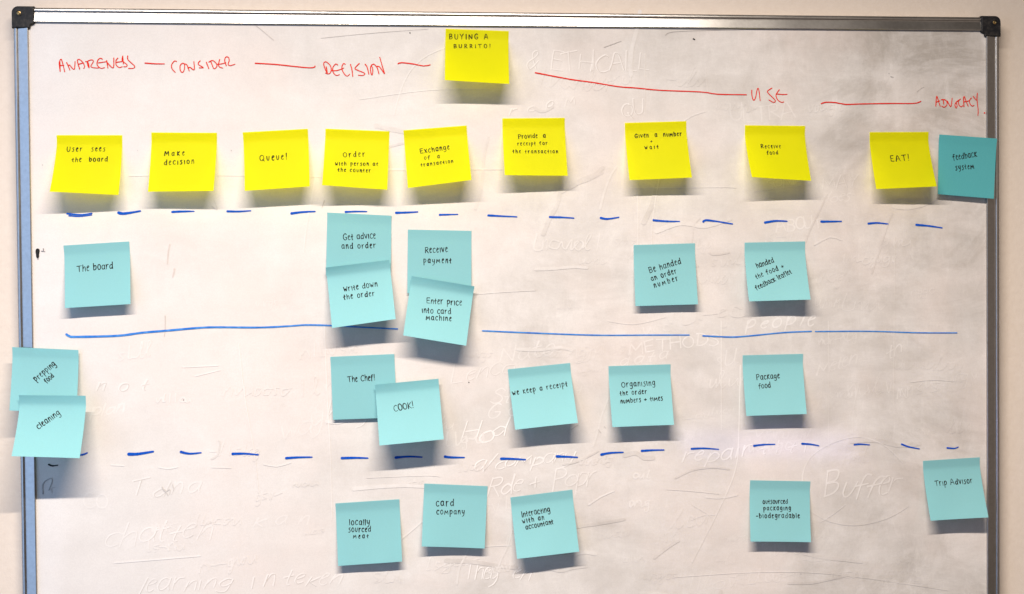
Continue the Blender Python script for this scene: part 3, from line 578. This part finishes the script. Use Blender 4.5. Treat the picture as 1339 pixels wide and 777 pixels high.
def write(vs, fs, text, a, b, cap, pen, place, jit=1.0, down=False, slant=0., wide=1.12):
    """letters along the baseline a -> b; down=True where the second axis points down the paper"""
    sy = cap/10; L = math.dist(a, b); ux, uz = (b[0]-a[0])/L, (b[1]-a[1])/L; vx, vz = -uz, ux
    if down: vx, vz = uz, -ux
    gl = [(c, (GLYPH[c][0]*(.88 if c.islower() else 1), GLYPH[c][1])) if c != ' ' else (c, (2.6, '')) for c in text]
    Gw = sum(g[0] for _, g in gl); ng = max(1, len(gl)-1)
    s = min(wide*sy, max(.6*sy, L/(Gw+(1.7 if wide < 1.3 else .5)*ng))); gap = (L-Gw*s)/ng if len(gl) > 1 else 0
    x = 0
    for c, (w, d) in gl:
        if c != ' ':
            rot = random.uniform(-.05, .05)*jit; js = 1+random.uniform(-.08, .08)*jit; oy = random.uniform(-.45, .45)*jit*sy
            for st in d.split(';'):
                sharp = st.startswith('!'); pts = [tuple(float(q) for q in t.split(',')) for t in st.lstrip('!').split()]
                P = []
                for gx, gy in pts:
                    if c.islower() and wide < 1.3: gy = gy*1.13 if gy < 7 else 7.9+(gy-7)*.65; gx *= .88
                    gx += slant*gy
                    gx = gx*s + random.uniform(-.1, .1)*jit*sy; gy = gy*sy*js + random.uniform(-.12, .12)*jit*sy + oy
                    gx, gy = gx-rot*gy, gy+rot*gx
                    P.append((a[0]+ux*(x+gx)+vx*gy, a[1]+uz*(x+gx)+vz*gy))
                ribbon(vs, fs, smooth_line(P, step=max(.35, cap*.1), sharp=sharp), pen*random.uniform(.85, 1.2), place, random.uniform(.95, 1.2), random.uniform(.65, .95), .12)
        x += w*s+gap

# ------------------------------------------------------------------ the wall behind
YW = 15.5
o = obj('wall', [tuple(W3(x, YW, z)) for x, z in ((-3000, -1449), (3200, -1449), (3200, 1300), (-3000, 1300))], [(0, 1, 2, 3)], WALL)
tag(o, kind='structure')

# ------------------------------------------------------------------ the whiteboard
wb = bpy.data.objects.new('whiteboard', None); COL.objects.link(wb); wb.location = W3(0, 0, 0)
tag(wb, label='framed whiteboard with red and blue marker writing and faint erased traces on its surface', category='whiteboard')
def L3(x, y, z): return (x*MM, y*MM, z*MM)      # local to the board
vs = []; fs = []
nx, nz = 24, 18; PX, PZ = 583.5, 433.5
for j in range(nz+1):
    for i in range(nx+1): vs.append(L3(-PX+2*PX*i/nx, 0, -PZ+2*PZ*j/nz))
for j in range(nz):
    for i in range(nx): k = j*(nx+1)+i; fs.append((k, k+1, k+nx+2, k+nx+1))
b0 = len(vs); vs += [L3(-PX, 12, -PZ), L3(PX, 12, -PZ), L3(PX, 12, PZ), L3(-PX, 12, PZ)]; fs.append((b0+3, b0+2, b0+1, b0))
c = [0, nx, nz*(nx+1)+nx, nz*(nx+1)]
for q in range(4): fs.append((c[q], b0+q, b0+(q+1) % 4, c[(q+1) % 4]))
obj('writing_surface', vs, fs, BOARD, wb)
# rail cross-section: s = distance in from the outer edge, d = height above the writing surface
PROF = [(0, -14.5), (0, -.6), (.35, .5), (1.0, 1.3), (2.2, 1.95), (3.4, 2.1), (4.5, 1.9), (5.0, 1.5), (5.1, .5), (5.9, .5), (6.0, 1.25), (7.0, 1.35), (16.6, 3.1), (17.1, 3.0), (17.4, 2.6), (17.4, .03)]
def rail(side):
    cap = 24
    X, Z = 600, 450
    if side in 'TB': A = (-X+cap-1.5, X-cap+1.5)
    else: A = (-Z+cap-1.5, Z-cap+1.5)
    vs = []; fs = []; n = 9
    for k in range(n):
        t = A[0]+(A[1]-A[0])*k/(n-1)
        for s, d in PROF:
            if side == 'T': p = (t, -d, Z-s)
            if side == 'B': p = (t, -d, -Z+s)
            if side == 'L': p = (-X+s, -d, t)
            if side == 'R': p = (X-s, -d, t)
            vs.append(L3(*p))
    m = len(PROF); flip = side in 'TL'
    for k in range(n-1):
        for i in range(m-1):
            q = (k*m+i, k*m+i+1, (k+1)*m+i+1, (k+1)*m+i); fs.append(q[::-1] if flip else q)
    fs.append(tuple(range(m))); fs.append(tuple(range((n-1)*m, n*m)))
    return obj('frame_rail', vs, fs, METAL, wb)
for s, l in (('T', 'top rail of the aluminium frame'), ('B', 'bottom rail of the aluminium frame'), ('L', 'left rail of the aluminium frame'), ('R', 'right rail of the aluminium frame')):
    tag(rail(s), label=l)
def corner_cap(sx, sz):
    # outline in (a, b): distance in from the outer vertical / horizontal edge
    R = 7.5; out = []
    for k in range(9):
        t = math.pi/2*k/8; out.append((R-R*math.cos(t), R-R*math.sin(t)))
    out += [(25.5, 0), (25.5, 20.3), (24.2, 20.6)]
    for k in range(6):
        t = math.pi/2*k/5; out.append((24.4-3.9*math.sin(t), 20.6+3.9*(1-math.cos(t))))
    out += [(20.5, 25.5), (0, 25.5)]
    cx = sum(a for a, _ in out)/len(out); cy = sum(b for _, b in out)/len(out)
    lv = [(-14.8, 1.0), (2.6, 1.0), (3.7, .955), (4.0, .90)]
    vs = []; fs = []; m = len(out)
    for d, k in lv:
        for a, b in out:
            a2 = cx+(a-cx)*k; b2 = cy+(b-cy)*k; vs.append(L3(sx*(600.9-a2), -d, sz*(450.9-b2)))
    rev = sx*sz > 0
    for l in range(len(lv)-1):
        for i in range(m):
            q = (l*m+i, l*m+(i+1) % m, (l+1)*m+(i+1) % m, (l+1)*m+i); fs.append(q[::-1] if rev else q)
    # moulded relief: a shallow raised inner plate
    fs.append(tuple(range((len(lv)-1)*m, len(lv)*m)))
    o = obj('corner_cap', vs, fs, PLASTIC, wb)
    # screw with a slotted head in a raised ring
    def disc(cx_, cz_, prof, seg=20):
        vs = []; fs = []
        for r_, d in prof:
            for k in range(seg):
                t = 2*math.pi*k/seg; vs.append(L3(cx_+r_*math.cos(t), -d, cz_+r_*math.sin(t)))
        for l in range(len(prof)-1):
            for k in range(seg): fs.append((l*seg+k, l*seg+(k+1) % seg, (l+1)*seg+(k+1) % seg, (l+1)*seg+k))
        fs.append(tuple(range((len(prof)-1)*seg, len(prof)*seg))); return vs, fs
    px, pz = sx*(600.9-8.6), sz*(450.9-8.4)
    v1, f1 = disc(px, pz, [(3.6, 3.9), (3.5, 4.6), (2.9, 4.7), (2.7, 4.05)]); obj('ring', v1, f1, PLASTIC, o)
    v1, f1 = disc(px, pz, [(2.3, 4.06), (2.2, 4.5), (1.5, 4.7), (1.1, 4.35), (.9, 4.2)]); obj('screw', v1, f1, SCREW, o)
    return o
for sx in (-1, 1):
    for sz in (1, -1): corner_cap(sx, sz)

# ------------------------------------------------------------------ marks on the board (each a thin film of ink)
lay = [0.04]
def on_board(): 
    lay[0] += .0006; h = lay[0]
    return lambda x, z, e=0.: L3(x, -h-e, z)
def mark(name, strokes, m, label=None, kind=None):
    vs = []; fs = []
    for line, w, k0, k1 in strokes: ribbon(vs, fs, line, w, on_board(), k0, k1)
    o = obj(name, vs, fs, m, wb)
    if label: o['label'] = label
    if kind: o['kind'] = kind
    return o
for t_, a, b, h, w, alpha in GHOST_TEXT:
    n = len(t_); pos = 0
    for word in t_.split():
        i0 = t_.index(word, pos); i1 = i0+len(word); pos = i1
        A = (a[0]+(b[0]-a[0])*i0/n, a[1]+(b[1]-a[1])*i0/n); B = (a[0]+(b[0]-a[0])*i1/n, a[1]+(b[1]-a[1])*i1/n)
        sl = .28 if not word.isupper() else .03
        vs = []; fs = []; st = random.getstate(); rb = RB[0]
        write(vs, fs, word, A, B, h, w*1.1, on_board(), 2.6, slant=sl, wide=1.7); obj('erased_word', vs, fs, ghost(min(1, alpha*1.15)), wb)
        if alpha > .46:
            random.setstate(st); vs = []; fs = []
            write(vs, fs, word, (A[0]+w*.6, A[1]-w*.45), (B[0]+w*.6, B[1]-w*.45), h, w*.55, on_board(), 2.6, slant=sl, wide=1.7); obj('grime_edge', vs, fs, GHD, wb)
# half wiped joined-up scrawls: loops running along a line, too faint to read
def scrawl(x, z, n, h, ang, w, alpha, rnd):
    strokes = [[]]; X = 0.; sl = rnd.uniform(.05, .35)
    for k in range(n):
        wd = h*rnd.uniform(.35, .75); c = rnd.choice('nnuuovvmlscg|t-'); J = lambda: rnd.uniform(-.07, .07)*h
        S = {'n': [(0, 0), (.05, .55), (.1, .3), (.5, .6), (.8, .3), (.9, 0)], 'u': [(0, .5), (.1, .1), (.4, 0), (.8, .3), (.85, .55), (1, .02)],
             'o': [(.5, .55), (.1, .4), (.15, .05), (.6, 0), (.85, .35), (.5, .55), (1, .45)], 'v': [(0, .5), (.35, 0), (.8, .55)],
             'm': [(0, 0), (.1, .5), (.35, .1), (.5, .5), (.7, .1), (.85, .5), (1, 0)], 'l': [(0, .1), (.5, .9), (.35, 1.05), (.2, .5), (.4, 0), (.8, .1)],
             's': [(.7, .55), (.2, .5), (.3, .3), (.7, .15), (.2, 0)], 'c': [(.8, .5), (.3, .55), (.05, .2), (.5, 0), (1, .1)],
             'g': [(.8, .5), (.2, .5), (.2, .1), (.75, .2), (.8, .5), (.75, -.3), (.3, -.45), (.1, -.25)], '|': [(.3, 1.0), (.25, 0)], 't': [(.4, .9), (.35, 0), (.7, .05)], '-': [(0, .3), (1, .33)]}[c]
        if c in 'svc|t-' or rnd.random() < .3: strokes.append([])
        strokes[-1] += [(X+wd*a+J(), b*h+J()) for a, b in S]; X += wd*rnd.uniform(.95, 1.35)
    ca, sa = math.cos(ang), math.sin(ang)
    L = [(smooth_line([(x+ca*(p+sl*q)-sa*q, z+sa*p+ca*q) for p, q in st], step=1.5), w*rnd.uniform(.8, 1.25), 1, .6) for st in strokes if len(st) > 1]
    mark('erased_scrawl', L, ghost(alpha))
rs = random.Random(5)
for x, z, n, h, al in SCRAWLS: scrawl(x, z, n, h*rs.uniform(.7, 1.2), rs.uniform(-.08, .16), rs.uniform(1.2, 2.2), al*.72, rs)
# broad dirty smears left by the side of a hand or an eraser
SMD = make_board_mat('grey_smear', (.34, .29, .25), .24, 1.0); SMW = make_board_mat('wiped_smear', (.88, .84, .81), .30, 1.0)
for k in range(58):
    x = rs.triangular(-480, 540, 220); z = rs.uniform(-400, 380); a = rs.choice((.15, .1, -.2, 1.2, 1.4, .4, 0)); ln = rs.uniform(20, 95)
    pts = [(x+math.cos(a)*ln*q+rs.uniform(-3, 3), z+math.sin(a)*ln*q+rs.uniform(-4, 4)) for q in (0, .35, .7, 1)]
    mark('smear', [(smooth_line(pts, step=4), rs.uniform(3, 13), .5, .4)], SMD if k % 3 else SMW)
for pts, w, al in GHOST_LINES: mark('erased_or_lit_stroke', [(smooth_line(pts, step=8), w, 1, .8)], ghost(al))
lay[0] = .42
RM = {'k': BLACKINK, 'd': GREYINK, 'g': GREYSOFT, 'r': REDSOFT}
for pts, w, c in RESIDUE: mark('ink_residue', [(smooth_line(pts, step=1), w, 1.1, .7)], RM[c])
for w, ss in RED: mark('marker_word', [(smooth_line(s), 1.15, 1.05, .85) for s in ss], REDINK, 'red marker word reading '+w)
for s in RED_LINES: mark('marker_stroke', [(smooth_line(s, step=6), 1.35, 1.1, .9)], REDINK, 'thin red marker line')
for s, w in DASHES: 
    L = smooth_line(s, step=2)
    mark('marker_dash', [(L, w*1.12, 1.15, .6)], BLUEINK, 'short blue marker dash')
mark('marker_dash', [(smooth_line(s, step=2), w, 1.1, .8) for s, w in DOUBLE_DASH], BLUEINK, 'blue dash drawn with two strokes')
for s, w, w2 in BLUE_LINES: mark('marker_line', [(smooth_line(s, step=6), w, 1.0, w2/w)], BLUETHIN, 'long thin blue marker line')

# ------------------------------------------------------------------ sticky notes
LABELS = {
 'buying': ('yellow sticky note reading BUYING A BURRITO! alone at the top of the board', 'Top note'),
 'user': ('yellow sticky note reading User sees the board, leftmost in the yellow row', ''),
 'make': ('yellow sticky note reading Make decision, second in the yellow row', ''),
 'queue': ('yellow sticky note reading Queue! between Make decision and Order', ''),
 'order': ('yellow sticky note reading Order with person at the counter', ''),
 'exchange': ('tilted yellow sticky note reading Exchange of a transaction', ''),
 'provide': ('yellow sticky note reading Provide a receipt for the transaction', ''),
 'given': ('yellow sticky note reading Given a number + wait', ''),
 'receive': ('yellow sticky note reading Receive food, under the red word USE', ''),
 'eat': ('yellow sticky note reading EAT! beside the feedback note', ''),
 'feedback': ('blue sticky note with shade-darkened teal paper reading feedback system, overlapping the right frame rail', ''),
 'board': ('blue sticky note reading The board, at the far left above the thin blue line', ''),
 'advice': ('blue sticky note reading Get advice and order, partly covered by the note below', ''),
 'write': ('blue sticky note reading write down the order, stuck over the advice note', ''),
 'payment': ('blue sticky note reading Receive payment, its lower half covered by another note', ''),
 'enter': ('tilted blue sticky note reading Enter price into card machine', ''),
 'number': ('blue sticky note reading Be handed an order number', ''),
 'handed': ('blue sticky note reading handed the food + feedback leaflet', ''),
 'prepping': ('blue sticky note reading prepping food, hanging over the left frame rail', ''),
 'cleaning': ('blue sticky note reading cleaning, stuck over the prepping food note', ''),
 'chef': ('blue sticky note reading The Chef!, its corner covered by the COOK! note', ''),
 'cook': ('blue sticky note reading COOK! overlapping the chef note', ''),
 'receipt': ('tilted blue sticky note reading we keep a receipt', ''),
 'organising': ('blue sticky note reading Organising the order numbers + times', ''),
 'package': ('blue sticky note reading Package food, between the blue line and the lower dashes', ''),
 'locally': ('blue sticky note reading locally sourced meat, leftmost in the bottom row', ''),
 'company': ('blue sticky note reading card company, second in the bottom row', ''),
 'accountant': ('tilted blue sticky note reading Interacting with an accountant', ''),
 'outsourced': ('blue sticky note reading outsourced packaging -biodegradable', ''),
 'trip': ('blue sticky note reading Trip Advisor, lower right beside the frame', ''),
}
SIDE = 75.6; TH = .11
def gprof(v):
    t = min(1, max(0, (v-.14)/.86)); return t**1.22
def make_note(key, c, tl, tr, z0, corners, lines):
    label = LABELS[key][0]
    mx = (tl[0]+tr[0])/2; mz = (tl[1]+tr[1])/2
    root = bpy.data.objects.new('sticky_note', None); COL.objects.link(root); root.location = W3(mx, -z0, mz)
    tag(root, label=label, category='sticky note', group='yellow sticky notes on the whiteboard' if c == 'y' else 'blue sticky notes on the whiteboard')
    NU, NV = 20, 36; rnd = random.Random(key)
    ph = [rnd.uniform(0, 6.28) for _ in range(4)]; cup = rnd.uniform(-.9, 1.3); curl = rnd.choice((0, 0, 1.2, -1.0, .7))
    tab = []
    for j in range(0, 161):
        v = j/160; tab.append(v)
    def frac_table(oz, h):
        s = [0]
        for j in range(160):
            a = SIDE/160; b = h*(gprof((j+1)/160)-gprof(j/160)); s.append(s[-1]+math.sqrt(max(a*a-b*b, 1e-9)))
        return [q/s[-1] for q in s]
    T0 = frac_table(corners[0][1], corners[0][2]); T1 = frac_table(corners[1][1], corners[1][2])
    def S(uu, vv, off=0.):
        v = min(1, max(0, vv)); k = v*160; i = min(159, int(k)); fr = k-i
        k0 = T0[i]*(1-fr)+T0[i+1]*fr; k1 = T1[i]*(1-fr)+T1[i+1]*fr; kk = k0*(1-uu)+k1*uu
        ox = corners[0][0]*(1-uu)+corners[1][0]*uu; oz = corners[0][1]*(1-uu)+corners[1][1]*uu; h = corners[0][2]*(1-uu)+corners[1][2]*uu
        x = tl[0]+(tr[0]-tl[0])*uu+ox*kk; z = tl[1]+(tr[1]-tl[1])*uu+oz*kk
        w = max(0, v-.16); q = min(1., h/12)
        lipd = {'write': 3.4, 'enter': 3.6, 'cook': 1.8, 'cleaning': 2.2, 'locally': .8, 'advice': .9}.get(key, .5)*max(0, 1-v/.2)**2*(.75+.5*(uu if key in ('advice', 'enter') else 1-uu))
        d = lipd+h*gprof(v)+q*w*(cup*(4*(uu-.5)**2-.35)*1.2+.35*math.sin(5*uu+ph[0])*math.sin(4*v+ph[1])+.16*math.sin(9*uu+ph[2]+5*v)+.5*curl*max(0, uu-.6)*max(0, v-.5)*8)
        return Vector((x-mx, -(d+off), z-mz))*MM
    def place_on(off):
        def pl(a, b, e2=0.):          # a, b in mm across / down the paper
            uu, vv = a/SIDE, b/SIDE; e = .004
            P = S(uu, vv); n = (S(uu+e, vv)-P).cross(S(uu, vv+e)-P).normalized()
            if n.y > 0: n = -n
            return tuple(P+n*((off+e2)*MM))
        return pl
    vs = []; fs = []; front = place_on(TH); 
    for j in range(NV+1):
        for i in range(NU+1): vs.append(front(SIDE*i/NU, SIDE*j/NV))
    nb = len(vs)
    for j in range(NV+1):
        for i in range(NU+1): vs.append(tuple(S(i/NU, j/NV)))
    for j in range(NV):
        for i in range(NU):
            k = j*(NU+1)+i; fs.append((k, k+NU+1, k+NU+2, k+1)); k += nb; fs.append((k, k+1, k+NU+2, k+NU+1))
    nv0 = len(vs); vs += vs[:]                    # the cut edge has its own vertices so it stays crisp
    ring = [i for i in range(NU+1)]+[j*(NU+1)+NU for j in range(1, NV+1)]+[NV*(NU+1)+i for i in range(NU-1, -1, -1)]+[j*(NU+1) for j in range(NV-1, 0, -1)]
    for a, b in zip(ring, ring[1:]+ring[:1]): fs.append((a+nv0, b+nv0, b+nb+nv0, a+nb+nv0))
    o = obj('paper', vs, fs, YEL if c == 'y' else (CYNDIM if key == 'feedback' else CYN), root)
    o.data.materials.append(YELB if c == 'y' else CYNB)
    for p in o.data.polygons:
        p.use_smooth = p.index < 2*NU*NV
        if p.use_smooth and p.index % 2: p.material_index = 1
    k = 0
    for text, u0, v0, u1, v1, cap in lines:
        vs = []; fs = []; k += 1
        pen = .97 if cap > 5.2 else .88
        write(vs, fs, text, (u0*SIDE, v0*SIDE), (u1*SIDE, v1*SIDE), cap, pen, place_on(TH+.07+.01*k), .8, down=True)
        tag(obj('handwriting', vs, fs, PEN, root), label='handwritten words reading '+' '.join(text.split()))
    return root
for nt_ in NOTES: make_note(*nt_)
bpy.context.view_layer.update()
